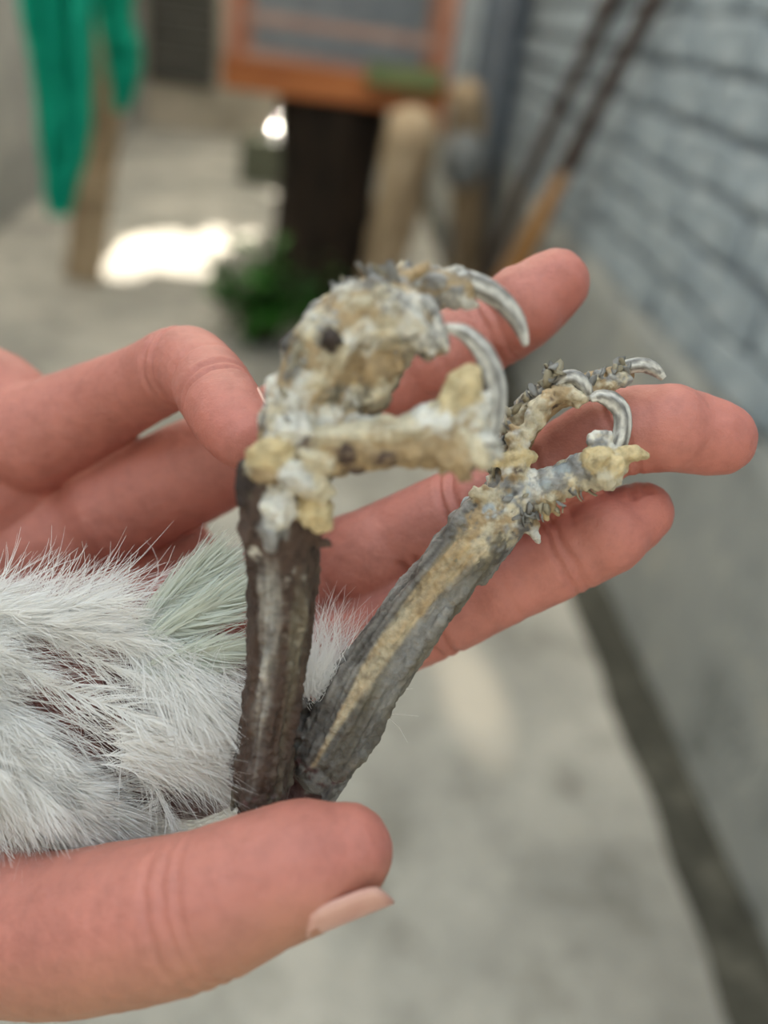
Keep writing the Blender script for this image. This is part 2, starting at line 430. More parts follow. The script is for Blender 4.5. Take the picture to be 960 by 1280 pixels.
ff = [(j * sd_ + s, j * sd_ + (s + 1) % sd_, (j + 1) * sd_ + (s + 1) % sd_, (j + 1) * sd_ + s) for j in range(n1 - 1) for s in range(sd_)]
ff += [tuple((n1 - 1) * sd_ + s for s in range(sd_)), tuple(range(sd_))[::-1]]
mb.add(vv, ff); part('trunk', mb, M_bark, st)
mb = MB()
for k in range(6):
    a = k * math.pi / 3 + 0.4; c0 = np.array((bs_[0], 3.2, 0.0)); dv = np.array((math.cos(a), math.sin(a), 0))
    q = MB(); tube(q, [c0 + dv * 0.12 + (0, 0, .14), c0 + dv * 0.2 + (0, 0, .05), c0 + dv * 0.31 + (0, 0, 0.012)], [0.05, 0.045, 0.012], 10, 10, wob=0.3)
    part('root', q, M_bark, st)

# pale weathered timbers leaning beside the stump
M_pale = noise_mat('weathered_wood', 10, [(0.3, srgb(128, 108, 86)), (0.55, srgb(178, 156, 128)), (0.75, srgb(204, 186, 160))], 0.8, 30, 0.01, stretch=(1, 1, 0.25))
def log_(name, p0, p1, r0, r1, mat, label, cat, flat=1.0, wob=0.25):
    t = root(name, (p0[0], p0[1], 0), label, cat)
    mb = MB(); mid = (np.asarray(p0) + p1) / 2 + (0.01, 0, 0)
    tube(mb, [p0, mid, p1], [r0, (r0 + r1) / 2, r1], 24, 16, wob=wob, flat=flat)
    part('shaft', mb, mat, t); return t
p0 = G(458, 405); p0[2] = 0.06
t = log_('leaning_log', G(457, 412) + (0, 0, 0.05), WY(516, 168, 2.76), 0.055, 0.08, M_pale, 'pale weathered log leaning under the right side of the birdcage', 'log')
mb = MB(); q = WY(492, 235, 2.88); tube(mb, [q, q + (0.03, -0.05, 0.05)], [0.03, 0.02], 6, 10, wob=0.3); part('branch_stub', mb, M_pale, t)
t = log_('wooden_post', G(578, 385) + (0, 0, 0.03), WY(583, 125, 2.97), 0.055, 0.06, M_pale, 'pale upright wooden post between leaning log and grey brick wall', 'post')
mb = MB(); q = WY(580, 200, 2.9); tube(mb, [q - (0, 0, .02), q + (0, 0, 0.02)], [0.066, 0.066], 4, 16); part('wire_band', mb, M_wire, t)
M_slate = noise_mat('slate_blue', 8, [(0.3, srgb(66, 76, 90)), (0.7, srgb(96, 108, 122))], 0.6)
M_grey = noise_mat('grey_timber', 8, [(0.3, srgb(82, 78, 70)), (0.7, srgb(122, 116, 104))], 0.85, stretch=(1, 1, 0.3))
g0 = G(612, 345); t = log_('grey_timber', G(606, 330) + (0, 0, 0.03), G(606, 330) + (-0.02, 0, 1.4), 0.04, 0.04, M_grey, 'grey timber upright behind the birdcage by the brick wall', 'post')
# flat dark blue panel set against the far brick wall
bd = root('dark_blue_panel', (XR - 0.03, 3.72, 0), 'dark slate-blue panel against the brick wall right of cage', 'board')
bpart('panel', (XR - 0.03, 3.72, 0.62), (0.02, 0.80, 1.22), M_slate, bd)
for y in (3.34, 4.10): bpart('panel_edge', (XR - 0.045, y, 0.62), (0.02, 0.04, 1.22), M_slate, bd)

# broom and pole leaning on the brick wall
M_pole = noise_mat('brown_pole', 12, [(0.3, srgb(62, 50, 46)), (0.7, srgb(98, 84, 78))], 0.6, stretch=(1, 1, 0.2))
M_brist = noise_mat('broom_straw', 40, [(0.3, srgb(128, 92, 56)), (0.7, srgb(182, 138, 88))], 0.8)
topA = WX(792, -60, XR - 0.03); baseA = G(578, 420); baseA[2] = 0.02
t = root('stick', (baseA[0], baseA[1], 0), 'dark brown stick leaning on the brick wall, left of the broom', 'stick')
dA = topA - baseA; mb = MB(); tube(mb, [baseA, baseA + dA * 0.5 + (-0.01, 0, 0), topA], [0.020, 0.020, 0.017], 30, 12, wob=0.2); part('shaft', mb, M_pole, t)
for k in (0.2, 0.45, 0.7, 0.9):
    mb = MB(); q = baseA + dA * k + np.array((-0.01, 0, 0)) * math.sin(k * 3.1); tube(mb, [q - dA * 0.006, q + dA * 0.006], [0.0225, 0.0225], 4, 12); part('node_ring', mb, M_pole, t)
topB = WX(818, 0, XR - 0.05); neck = WX(722, 185, XR - 0.075); 
dB = nrm(neck - topB); kk = (0.02 - neck[2]) / dB[2]; endB = neck + dB * kk
if endB[0] > XR - 0.10: endB[0] = XR - 0.10
t = root('broom', (endB[0], endB[1], 0), 'straw broom leaning on the brick wall with its brown handle up', 'broom')
mb = MB(); tube(mb, [neck + dB * 0.05, topB, topB - dB * 0.3], [0.019, 0.018, 0.017], 24, 12, wob=0.15); part('handle', mb, M_pole, t)
mb = MB(); lB = np.linalg.norm(endB - neck); side = nrm(np.cross(dB, (1, 0, 0)))
for k in range(340):
    a, rr = random.uniform(0, 6.28), math.sqrt(random.random()); s0 = 0.018 * rr; s1 = 0.10 * rr
    o0 = np.array((math.cos(a) * 0.35, 0, 0)) + side * math.sin(a)
    e = neck + dB * lB * random.uniform(0.85, 1.0) + o0 * s1; e[0] = min(e[0], XR - 0.022); e[2] = max(e[2], 0.004)
    tube(mb, [neck + o0 * s0, neck + dB * lB * 0.5 + o0 * (s0 + s1) * 0.55, e], [0.003, 0.003, 0.002], 4, 4, cap=False)
o = part('bristles', mb, M_brist, t); o['kind'] = 'stuff'
mb = MB(); tube(mb, [neck - dB * 0.02, neck + dB * 0.05], [0.022, 0.026], 6, 14); part('binding', mb, M_pole, t)

# ------------------------------------------------------------------ green cloths, plank, added glint bowl, plant
def cloth_mat(name, a, b):
    m, nt, bs = new_mat(name, 0.8, 0.2)
    v = coords(nt); n = tex_noise(nt, 20, 4, 0.6, v)
    c = ramp(nt, n.outputs[0], [(0.3, a), (0.7, b)]).outputs[0]
    nt.links.new(c, bs.inputs['Base Color'])
    t = nt.nodes.new('ShaderNodeBsdfTranslucent'); nt.links.new(c, t.inputs[0])
    x = nt.nodes.new('ShaderNodeMixShader'); x.inputs[0].default_value = 0.35
    nt.links.new(bs.outputs[0], x.inputs[1]); nt.links.new(t.outputs[0], x.inputs[2]); nt.links.new(x.outputs[0], nt.nodes['Material Output'].inputs[0])
    return m
M_green = cloth_mat('green_net_cloth', srgb(8, 165, 138), srgb(40, 205, 172))
def cloth(rows, Y, label, seed, Yt=None):
    # rows: (py, px_left, px_right) down the hanging cloth
    q = spline(np.array([(a, b, c) for a, b, c in rows], float), 40)
    U, vv = 40, []
    for i, (py, l, r) in enumerate(q):
        A, B = WY(l, py, Y), WY(r, py, Y); wd = np.linalg.norm(B - A)
        for k in range(U + 1):
            u = k / U; p = A * (1 - u) + B * u
            ph = u * 6 * math.pi + seed + 0.6 * noise.noise(Vector((u * 3, i * 0.08, seed)))
            p[1] += 0.05 * math.sin(ph) * (0.5 + 0.5 * min(1, wd / 0.2)) + 0.02 * noise.noise(Vector((u * 4, i * .2, seed + 4)))
            p[0] += 0.006 * math.cos(ph)
            vv.append(p)
    ff = [(i * (U + 1) + k, i * (U + 1) + k + 1, (i + 1) * (U + 1) + k + 1, (i + 1) * (U + 1) + k) for i in range(len(q) - 1) for k in range(U)]
    mb = MB(); mb.add(vv, ff)
    v = mb.verts(); base = np.array((v[:, 0].mean(), Y, v[:, 2].min()))
    o = link('green_cloth', mesh_of('green_cloth', v - base, ff, M_green), None, base)
    md = o.modifiers.new('thick', 'SOLIDIFY'); md.thickness = 0.002
    return tag(o, label, 'cloth', 'green cloths hung on the line')
cloth([(-150, -10, 118), (0, 14, 112), (90, 32, 112), (170, 44, 108), (225, 54, 96), (268, 62, 84)], 2.45, 'larger teal-green cloth hanging nearest the left edge, ending in a long point', 1.0)
cloth([(-150, 118, 205), (0, 122, 168), (60, 132, 176), (105, 140, 172), (138, 146, 158)], 2.75, 'smaller teal-green cloth with short tip, hanging between long cloth and birdcage', 2.7)
M_line = noise_mat('cord', 60, [(0.3, srgb(60, 60, 60)), (0.7, srgb(90, 90, 90))], 0.7)
z1, z2 = WY(55, -150, 2.45), WY(160, -150, 2.75)
dl = z2 - z1; mb = MB(); tube(mb, [z1 - dl * 1.6, z1, z2, z2 + dl * 1.0], [0.004] * 4, 24, 8)
lo = link('washing_line', mesh_of('washing_line', mb.verts() - z1, mb.f, M_line), None, z1); tag(lo, 'thin grey cord from which the green cloths hang', 'cord')
for (a, b2, rw, rt, lab) in ((G(104, 350), WY(150, -60, 3.0), 0.12, 0.035, 'pale plank leaning upright behind the two green cloths'),):
    t = root('wooden_plank', (a[0], a[1], 0), lab, 'plank')
    ax = nrm(b2 - a); s_ = nrm(np.cross(ax, (0, -1, 0))); n_ = np.cross(s_, ax)
    L = np.linalg.norm(b2 - a)
    mb = MB(); mb.box((a + b2) / 2, (rw, rt, L), np.column_stack((s_, n_, ax))); part('board', mb, M_pale, t, False)
    mb = MB(); mb.box(a + ax * L * 0.35 - n_ * -0.03, (rw * 1.02, 0.03, 0.10), np.column_stack((s_, n_, ax))); part('cleat', mb, M_pale, t, False)
# upturned steel bowl, added to give a sun glint, on a block
M_steel, nt, b0 = new_mat('steel', 0.16, 0.5); b0.inputs['Metallic'].default_value = 1.0; b0.inputs['Base Color'].default_value = (0.8, 0.8, 0.8, 1)
M_block = noise_mat('mossy_block', 12, [(0.3, srgb(72, 80, 66)), (0.7, srgb(110, 112, 98))], 0.9, 40, 0.01)
bt = GL[2] - 0.06
blk = link('concrete_block', None) if False else None
mb = MB(); mb.box((0, 0, bt / 2), (0.30, 0.20, max(0.02, bt)))
o = link('stone_block', mesh_of('stone_block', mb.verts(), mb.f, M_block, False), None, (GL[0] - 0.04, GL[1], 0)); tag(o, 'dark mossy stone block at the foot of the back wall', 'block')
bw = root('glint_bowl', (GL[0], GL[1], bt), 'upturned shiny steel bowl on the mossy block, added for the sun glint', 'bowl')
vv, sd_ = [], 32
pr = [(0.085, 0.0), (0.088, 0.004), (0.080, 0.008)] + [(0.078 * math.cos(math.radians(a)), 0.008 + 0.07 * math.sin(math.radians(a))) for a in range(10, 90, 8)]
for r, z in pr:
    for s in range(sd_): vv.append((GL[0] + r * math.cos(2 * math.pi * s / sd_), GL[1] + r * math.sin(2 * math.pi * s / sd_), bt + z))
ff = [(j * sd_ + s, j * sd_ + (s + 1) % sd_, (j + 1) * sd_ + (s + 1) % sd_, (j + 1) * sd_ + s) for j in range(len(pr) - 1) for s in range(sd_)]
ff.append(tuple((len(pr) - 1) * sd_ + s for s in range(sd_))); ff.append(tuple(range(sd_))[::-1])
mb = MB(); mb.add(vv, ff); part('dome', mb, M_steel, bw)
mb = MB(); q = np.array((GL[0], GL[1], bt + 0.078)); tube(mb, [q - (0, 0, .004), q + (0, 0, 0.006)], [0.03, 0.028], 4, 20); part('glint_bowl_foot', mb, M_steel, bw)

M_leaf = noise_mat('leaf_green', 30, [(0.3, srgb(34, 78, 24)), (0.6, srgb(58, 116, 40)), (0.8, srgb(90, 146, 60))], 0.5, spec=0.4)
M_leaf2 = noise_mat('leaf_dark', 30, [(0.3, srgb(16, 48, 14)), (0.7, srgb(34, 80, 28))], 0.5, spec=0.4)
M_stem = noise_mat('stem_green', 30, [(0.3, srgb(46, 70, 30)), (0.7, srgb(72, 92, 44))], 0.7)
def leaf_mesh(L, W, mat, droop):
    vv, ff = [], []
    N = 5
    for i in range(N + 1):
        t = i / N; wd = W * math.sin(math.pi * (0.08 + 0.92 * t) ** 0.8) * (1 - 0.15 * t) if t < 1 else 0.002
        z = -droop * L * t * t
        for s in (-1, 0, 1): vv.append((L * t, s * wd / 2, z + (0.12 * wd if s else 0)))
    for i in range(N):
        for s in range(2): ff.append((i * 3 + s, (i + 1) * 3 + s, (i + 1) * 3 + s + 1, i * 3 + s + 1))
    return mesh_of('leaf', vv, ff, mat)
leaves = [leaf_mesh(L, W, m, d) for L, W, m, d in ((0.075, 0.034, M_leaf, 0.3), (0.09, 0.04, M_leaf, 0.5), (0.06, 0.03, M_leaf, 0.2), (0.08, 0.04, M_leaf2, 0.4), (0.07, 0.034, M_leaf2, 0.6))]
def plant(base, rx, h, nst, label, dark):
    t = root('leafy_plant', base, label, 'plant', None)
    for k in range(nst):
        a = random.uniform(0, 6.28); rr = math.sqrt(random.random()) * rx
        top = np.array((math.cos(a) * rr, math.sin(a) * rr * 0.7, h * random.uniform(0.55, 1.0) * (1 - 0.4 * (rr / rx) ** 2)))
        mid = top * 0.5 + (0, 0, 0.03)
        mb = MB(); tube(mb, [np.array((top[0] * .25, top[1] * .25, 0)), mid, top], [0.004, 0.003, 0.0015], 6, 5, cap=False)
        link('stem', mesh_of('stem', mb.verts(), mb.f, M_stem), t)
        for j in range(7):
            u = 0.3 + 0.7 * j / 6; c = np.array((top[0] * .25, top[1] * .25, 0)) * (1 - u) ** 2 + 2 * u * (1 - u) * mid + u * u * top
            o = link('leaf', leaves[(3 + random.randrange(2)) if random.random() < dark else random.randrange(3)], t, c)
            o.rotation_euler = (random.uniform(-.4, .4), random.uniform(-0.9, 0.2), random.uniform(0, 6.28)); s = random.uniform(0.7, 1.15); o.scale = (s, s, s)
    return t
g = G(328, 428); plant((g[0], g[1], 0), 0.19, 0.34, 34, 'bright green leafy plant in front of the stump, left side', 0.25)
g = G(402, 424); plant((g[0], g[1], 0), 0.11, 0.27, 8, 'darker green leafy plant in front of the stump, right side', 0.9)

# ------------------------------------------------------------------ the bird
BO = P(80, 900, 0.175)
bird = root('bird', BO, 'white bird held belly up, with crusted grey and cream scaly legs', 'bird')
C = {k: np.array(srgb(*v)) for k, v in dict(cream=(208, 196, 168), tan=(178, 154, 118), pale=(222, 218, 206), grey=(150, 148, 144), dgrey=(96, 92, 88),
     brown=(88, 70, 60), dark=(58, 46, 40), blue=(176, 184, 186), yell=(210, 190, 146), olive=(122, 114, 96), skin=(134, 84, 78), purp=(104, 76, 74)).items()}
def pick(*names): return C[random.choice(names)] * random.uniform(0.88, 1.12)
B = MB()
def path(rows): return [P(a, b, c) for a, b, c, r in rows], [r * c / F for a, b, c, r in rows]
def limb(rows, n, sides, col): p, r = path(rows); tube(B, p, r, n, sides, col)
def scutes(rows, n, lt, lb, ln, colf, th=(-3.14, 3.14), u0=0.0, u1=1.0, sink=0.35, jag=0.35, tilt=0.3, sub=2):
    """lumpy plates set on a limb; sizes in pixels at that depth"""
    p, r = path(rows)
    q = spline(np.column_stack((p, r, [a[2] for a in rows])), 80); c = q[:, :3]
    t, nn, b = frames(c)
    for k in range(n):
        u = random.uniform(u0, u1); i = min(79, int(u * 79.99)); a = random.uniform(*th)
        o = nn[i] * math.cos(a) + b[i] * math.sin(a); s = np.cross(t[i], o); px = q[i, 4] / F
        T_ = nrm(t[i] + o * random.uniform(-tilt, tilt) + s * random.uniform(-tilt, tilt)); O_ = nrm(o - o.dot(T_) * T_); S_ = np.cross(T_, O_)
        L, W, H = (random.uniform(*x) * px for x in (lt, lb, ln))
        blob(B, c[i] + o * (q[i, 3] - sink * H), T_ * L, S_ * W, O_ * H, colf(u, math.sin(a), math.cos(a)), sub, jag)
def lump(x, y, d, rx, ry, rz, col, ang=0.0, jag=0.3, sub=2):
    k = d / F; ex = R_WC.T @ np.array((1, 0, 0)); ey = R_WC.T @ np.array((0, -1, 0)); ez = R_WC.T @ np.array((0, 0, 1.0))
    ca, sa = math.cos(math.radians(ang)), math.sin(math.radians(ang))
    blob(B, P(x, y, d), (ex * ca + ey * sa) * rx * k, (ey * ca - ex * sa) * ry * k, ez * rz * k, col, sub, jag)

# torso, thighs and hocks
lump(50, 880, 0.177, 260, 165, 125, C['skin'], 0, 0.06, 3)
lump(215, 870, 0.174, 110, 95, 90, C['purp'], 10, 0.1, 3); lump(215, 955, 0.172, 105, 62, 80, C['purp'], 8, 0.1, 3)
limb([(180, 890, .176, 60), (270, 925, .164, 48), (325, 965, .154, 36), (330, 985, .152, 34)], 20, 14, C['purp'])
limb([(250, 900, .178, 52), (330, 915, .166, 44), (385, 925, .159, 40), (408, 940, .158, 36)], 20, 14, C['purp'])
for k in range(26): lump(random.uniform(365, 435), random.uniform(880, 975), .1535 + random.uniform(0, .003), random.uniform(6, 14), random.uniform(5, 10), 9, pick('purp', 'dgrey', 'brown', 'dgrey'), random.uniform(0, 180))
for k in range(10): lump(random.uniform(415, 450), random.uniform(915, 955), .1535, random.uniform(6, 13), random.uniform(4, 8), 9, pick('cream', 'pale', 'olive'), -40)

# --- right leg (in focus)
RT = [(402, 958, .158, 34), (432, 905, .157, 43), (468, 842, .157, 43), (520, 765, .157, 38), (570, 702, .157, 37), (608, 660, .157, 42), (640, 622, .157, 30)]
limb(RT, 50, 24, C['grey'] * 0.8)
def colRT(u, s, c):
    if c < -0.1: return pick('grey', 'dgrey')
    lo, hi = -0.25 - 0.15 * u, -0.02 + 0.62 * u           # cream strip widens towards the foot
    s = -s
    if u < 0.30: return pick('olive', 'grey', 'dgrey', 'grey') * 0.9
    if lo < s < hi: return pick('cream', 'tan', 'cream', 'yell')
    if s <= lo: return pick('dgrey', 'grey', 'dgrey', 'olive') * 0.95
    return pick('olive', 'grey', 'grey', 'dgrey')
scutes(RT, 90, (30, 80), (6, 14), (4, 7), colRT, u0=0.02, u1=0.86, tilt=0.04, sink=0.6, jag=0.2)
scutes(RT, 60, (7, 14), (4, 8), (3, 6), colRT, u0=0.66, u1=0.95, tilt=0.3, sink=0.4)
for (x, y, l, w_) in ((447, 882, 26, 7), (462, 850, 30, 9), (484, 815, 34, 9), (507, 782, 32, 10), (530, 750, 32, 13), (553, 722, 30, 17), (577, 694, 28, 17)):  # the cream strip
    lump(x, y, .1522, l, w_, 9, C['cream'] * random.uniform(.9, 1.0) if y > 770 else C['tan'] * random.uniform(1.1, 1.3), -56, 0.2)
for s, off, ln in ((-1, 34, 8), (1, 30, 8)):               # long horny side plates
    for k in range(5):
        u = k / 4; x = 452 + (598 - 452) * u; y = 868 + (668 - 868) * u
        lump(x + s * off * 0.83 * 0.86, y + s * off * 0.56 * 0.86, .1535, 40, 10, 12, pick('dgrey', 'grey') if s < 0 else pick('olive', 'grey'), -55, 0.15)
lump(612, 693, .1530, 34, 9, 10, C['olive'] * 0.8, -38, 0.1)
def colToe(u, s, c): return pick('grey', 'grey', 'pale', 'cream', 'tan', 'blue')
scutes(RT, 60, (7, 13), (6, 11), (4, 8), colToe, u0=0.84, u1=1.0)
RA = [(634, 624, .156, 25), (670, 613, .155, 23), (705, 601, .154, 20), (738, 585, .153, 23), (764, 574, .153, 24)]
limb(RA, 30, 18, C['grey'] * 1.1)
def ringed(rows, nring, w_, per, hgt, colf, th=(-1.7, 1.7), u0=0.04, u1=0.96):
    p, r = path(rows); q = spline(np.column_stack((p, r, [a[2] for a in rows])), 100); c = q[:, :3]; t, nn, b = frames(c)
    for k in range(nring):
        u = u0 + (u1 - u0) * (k + random.uniform(-.2, .2)) / max(1, nring - 1); i = int(max(0, min(99, u * 99))); px = q[i, 4] / F
        for j in range(per):
            a = th[0] + (th[1] - th[0]) * (j + 0.5 + random.uniform(-.25, .25)) / per
            o = nn[i] * math.cos(a) + b[i] * math.sin(a); s = np.cross(t[i], o); H = random.uniform(*hgt) * px
            T_ = nrm(t[i] + o * random.uniform(-.1, .45)); O_ = nrm(o - o.dot(T_) * T_)
            W = q[i, 3] * (th[1] - th[0]) / per * 0.5 * random.uniform(0.75, 1.05)
            blob(B, c[i] + o * (q[i, 3] - 0.3 * H), T_ * w_ * px * random.uniform(.8, 1.25), s * W, O_ * H, colf(u, math.sin(a), math.cos(a)), 2, 0.3)
def colRA(u, s, c):
    if s > 0.55: return pick('tan', 'cream', 'tan')
    if u > 0.75: return pick('cream', 'yell', 'cream', 'pale')
    return pick('pale', 'pale', 'blue', 'grey', 'cream')
ringed(RA, 13, 6.5, 5, (6, 11), colRA, th=(-2.4, 2.4))
for (x, y, rx, ry, an) in ((757, 595, 20, 20, 30), (748, 575, 18, 22, 60), (766, 585, 16, 18, 20)): lump(x, y, .1502, rx, ry, 22, pick('cream', 'yell'), an, 0.45, 3)
lump(787, 567, .150, 21, 12, 12, C['yell'] * 1.05, 4, 0.12); lump(802, 568, .150, 11, 7, 7, C['yell'], 20, 0.1)
for k in range(12): lump(random.uniform(738, 765), random.uniform(540, 558), .1505, random.uniform(4, 9), random.uniform(4, 7), 8, pick('pale', 'grey', 'pale'), random.uniform(0, 180), 0.5)
RB = [(632, 606, .157, 20), (636, 572, .158, 21), (649, 541, .158, 22), (668, 514, .158, 21), (692, 496, .157, 20), (716, 491, .156, 15), (730, 497, .156, 8)]
limb(RB, 36, 18, C['tan'])
def colRB(u, s, c): return pick('grey', 'dgrey', 'pale', 'grey', 'cream') if s < -0.25 else pick('cream', 'tan', 'yell', 'cream', 'tan')
scutes(RB, 110, (5, 12), (4, 8), (4, 9), colRB, th=(-2.6, -0.3), tilt=0.6, sink=0.2)
for (x, y, rx, ry, an) in ((643, 575, 13, 24, 75), (652, 545, 13, 20, 60), (666, 527, 13, 18, 50), (672, 512, 18, 13, -42), (686, 503, 12, 16, 40), (705, 495, 24, 11, 12), (641, 594, 12, 13, 80), (721, 497, 14, 8, 10)):
    lump(x, y, .1532, rx, ry, 14, pick('cream', 'yell', 'tan'), an, 0.6, 3)
    for q in range(5): lump(x + random.uniform(-13, 13), y + random.uniform(-13, 13), .1524 + random.uniform(0, .001), random.uniform(3, 7), random.uniform(3, 6), 7, pick('tan', 'cream', 'brown', 'pale', 'cream'), random.uniform(0, 180), 0.5)
RC = [(640, 585, .163, 16), (655, 540, .164, 16), (680, 505, .164, 15), (712, 486, .162, 14), (740, 478, .1605, 14), (768, 472, .160, 14), (786, 469, .160, 8)]
limb(RC, 30, 16, C['tan'])

for k in range(34): 
    u = random.random(); lump(738 + 46 * u, 482 - 14 * u + random.uniform(-12, 10), .1575 + random.uniform(-.001, .001), random.uniform(5, 11), random.uniform(4, 7), 8, pick('cream', 'tan', 'cream', 'grey'), random.uniform(-60, 10), 0.5)
RH = [(592, 617, .152, 7), (608, 618, .1525, 9), (628, 622, .154, 12)]
limb(RH, 14, 12, C['cream']); scutes(RH, 14, (5, 9), (4, 7), (3, 6), lambda u, s, c: pick('cream', 'tan'))
for k in range(46):                                        # scutes over the ankle pad
    x, y = random.uniform(610, 662), random.uniform(606, 672)
    if (x - 638) + (y - 640) * 0.6 > 28: continue
    lump(x, y, .1525 + random.uniform(0, .0015), random.uniform(6, 12), random.uniform(5, 8), 9, pick('grey', 'pale', 'cream', 'dgrey', 'grey', 'tan'), random.uniform(-80, -20), 0.4)
for (x, y, an, cc) in ((650, 640, 65, 'pale'), (662, 634, 62, 'grey'), (674, 629, 60, 'cream'), (686, 624, 60, 'tan'), (699, 618, 58, 'cream'), (656, 658, 70, 'tan'), (667, 650, 65, 'tan'), (680, 641, 60, 'yell'), (692, 634, 58, 'tan'), (668, 668, 60, 'pale')):
    lump(x, y, .1535, 14, 6, 8, C[cc] * random.uniform(.9, 1.05), an, 0.3)

lump(395, 928, .162, 46, 58, 44, C['purp'], 15, 0.15, 3); lump(380, 985, .163, 40, 40, 40, C['purp'], 0, 0.1, 3)
# --- left leg (nearer than the focus)
LT = [(325, 985, .152, 33), (334, 920, .150, 29), (345, 845, .147, 35), (352, 765, .142, 38), (352, 700, .137, 43), (352, 640, .133, 52), (360, 580, .130, 46)]
limb(LT, 50, 24, C['brown'])
def colLT(u, s, c):
    s = -s if False else s
    x = -s                                                   # -1 left edge .. 1 right edge of the shank
    if c < 0: return pick('brown', 'dark')
    if x < -0.55: return pick('dark', 'brown')
    if u > 0.35 and -0.5 < x < -0.05: return pick('grey', 'pale', 'grey', 'dgrey')
    if u > 0.5 and x > 0.3: return pick('brown', 'dark', 'brown')
    return pick('brown', 'dgrey', 'olive', 'brown')
scutes(LT, 80, (40, 90), (9, 18), (4, 7), colLT, u0=0.02, u1=0.70, tilt=0.05, sink=0.5, jag=0.2)
LA = [(368, 578, .128, 34), (410, 560, .126, 34), (460, 554, .124, 29), (510, 552, .124, 31), (555, 542, .124, 36), (588, 538, .125, 28)]
limb(LA, 40, 20, C['tan'])
def colLA(u, s, c):
    if s < -0.45: return pick('cream', 'pale')
    if s > 0.5: return pick('tan', 'brown', 'tan')
    return pick('tan', 'cream', 'tan', 'olive', 'brown')
ringed(LA, 11, 15, 4, (6, 11), colLA, th=(-2.2, 2.2))
LB = [(356, 560, .129, 36), (375, 510, .128, 40), (398, 460, .127, 44), (425, 415, .126, 44), (460, 388, .125, 40), (505, 392, .124, 32), (530, 412, .124, 20), (541, 436, .124, 10)]
limb(LB, 50, 22, C['tan'])
def colLB(u, s, c): return pick('pale', 'grey', 'pale', 'cream', 'dgrey') if s < -0.1 or u > .75 else pick('cream', 'tan', 'olive', 'cream', 'pale')
scutes(LB, 150, (11, 24), (8, 17), (7, 14), colLB, tilt=0.6, sink=0.25, jag=0.45)
LC = [(385, 555, .134, 36), (432, 495, .134, 42), (474, 440, .133, 38), (508, 385, .131, 28), (545, 360, .130, 22), (578, 362, .130, 18)]
limb(LC, 40, 20, C['tan'])
scutes(LC, 90, (10, 22), (8, 15), (6, 11), lambda u, s, c: pick('cream', 'tan', 'olive', 'cream') if u < .6 else pick('pale', 'grey', 'pale'), tilt=0.5, sink=0.3, jag=0.4)
for (x, y, d, rx, ry, an, cc) in ((338, 568, .1235, 30, 22, -10, 'yell'), (335, 588, .1245, 24, 16, 0, 'tan'), (349, 636, .1255, 20, 26, 10, 'pale'), (340, 660, .127, 16, 26, 0, 'grey'),
        (388, 604, .1245, 30, 20, 25, 'cream'), (396, 640, .1265, 22, 26, -10, 'yell'), (372, 598, .1235, 20, 16, 0, 'pale'), (366, 535, .1235, 24, 20, 0, 'pale'), (310, 600, .129, 17, 30, 5, 'dark'), (318, 650, .131, 16, 40, 10, 'brown'),
        (395, 575, .123, 22, 14, 20, 'cream'), (430, 545, .1225, 40, 12, 2, 'cream'), (500, 540, .1215, 40, 12, -4, 'cream'), (580, 488, .122, 23, 34, 12, 'yell'), (566, 505, .122, 18, 24, 30, 'yell'), (596, 515, .123, 16, 28, 20, 'pale'),
        (600, 568, .122, 12, 26, -25, 'cream'), (578, 578, .122, 12, 24, -5, 'tan'), (610, 556, .123, 14, 20, -40, 'pale'), (560, 572, .122, 14, 22, 5, 'tan'), (455, 505, .131, 36, 22, -40, 'olive'), (415, 425, .1205, 12, 12, 0, 'dark'), (475, 478, .128, 22, 34, 20, 'cream')):
    lump(x, y, d, rx, ry, 18, C[cc] * random.uniform(.95, 1.05), an, 0.5, 3)
for (x, y, d, rx, ry, an, cc) in ((440, 450, .130, 62, 50, -40, 'cream'), (420, 500, .130, 60, 34, 0, 'tan'), (480, 420, .1285, 46, 44, 0, 'cream'), (395, 520, .128, 40, 30, 0, 'pale'), (470, 460, .1275, 34, 30, -40, 'tan'), (505, 405, .127, 34, 34, 0, 'cream')):
    lump(x, y, d, rx, ry, 34, C[cc], an, 0.2, 3)
for k in range(80):                                        # crust over the ankle
    x, y = random.uniform(312, 408), random.uniform(555, 690)
    if random.random() < (y - 555) / 170: continue
    lump(x, y, .1262 + (y - 560) * 4.2e-5 + 2e-6 * abs(x - 360) + random.uniform(-.0008, .0008), random.uniform(7, 17), random.uniform(6, 13), 10, pick('cream', 'pale', 'grey', 'tan', 'olive', 'brown', 'cream'), random.uniform(0, 180), 0.5)
for k in range(70):
    a, q_ = random.uniform(0, 6.28), math.sqrt(random.random())
    x, y = 445 + 62 * q_ * math.cos(a), 450 + 66 * q_ * math.sin(a) - 0.35 * 62 * q_ * math.cos(a)
    lump(x, y, .1262 + random.uniform(-.0006, .001), random.uniform(8, 20), random.uniform(6, 13), 12, pick('cream', 'tan', 'pale', 'cream', 'olive', 'grey', 'tan'), random.uniform(-80, 0), 0.5)
for k in range(30):                                        # ragged raised scales along the upper outline
    u = random.random(); x = 350 + 190 * u; y = 515 - 175 * math.sin(min(1, u * 1.15) * math.pi / 2) + random.uniform(-6, 14)
    lump(x, y, .126 + random.uniform(-.002, .002), random.uniform(8, 16), random.uniform(5, 9), 9, pick('pale', 'cream', 'grey', 'tan'), random.uniform(-100, -20), 0.5)

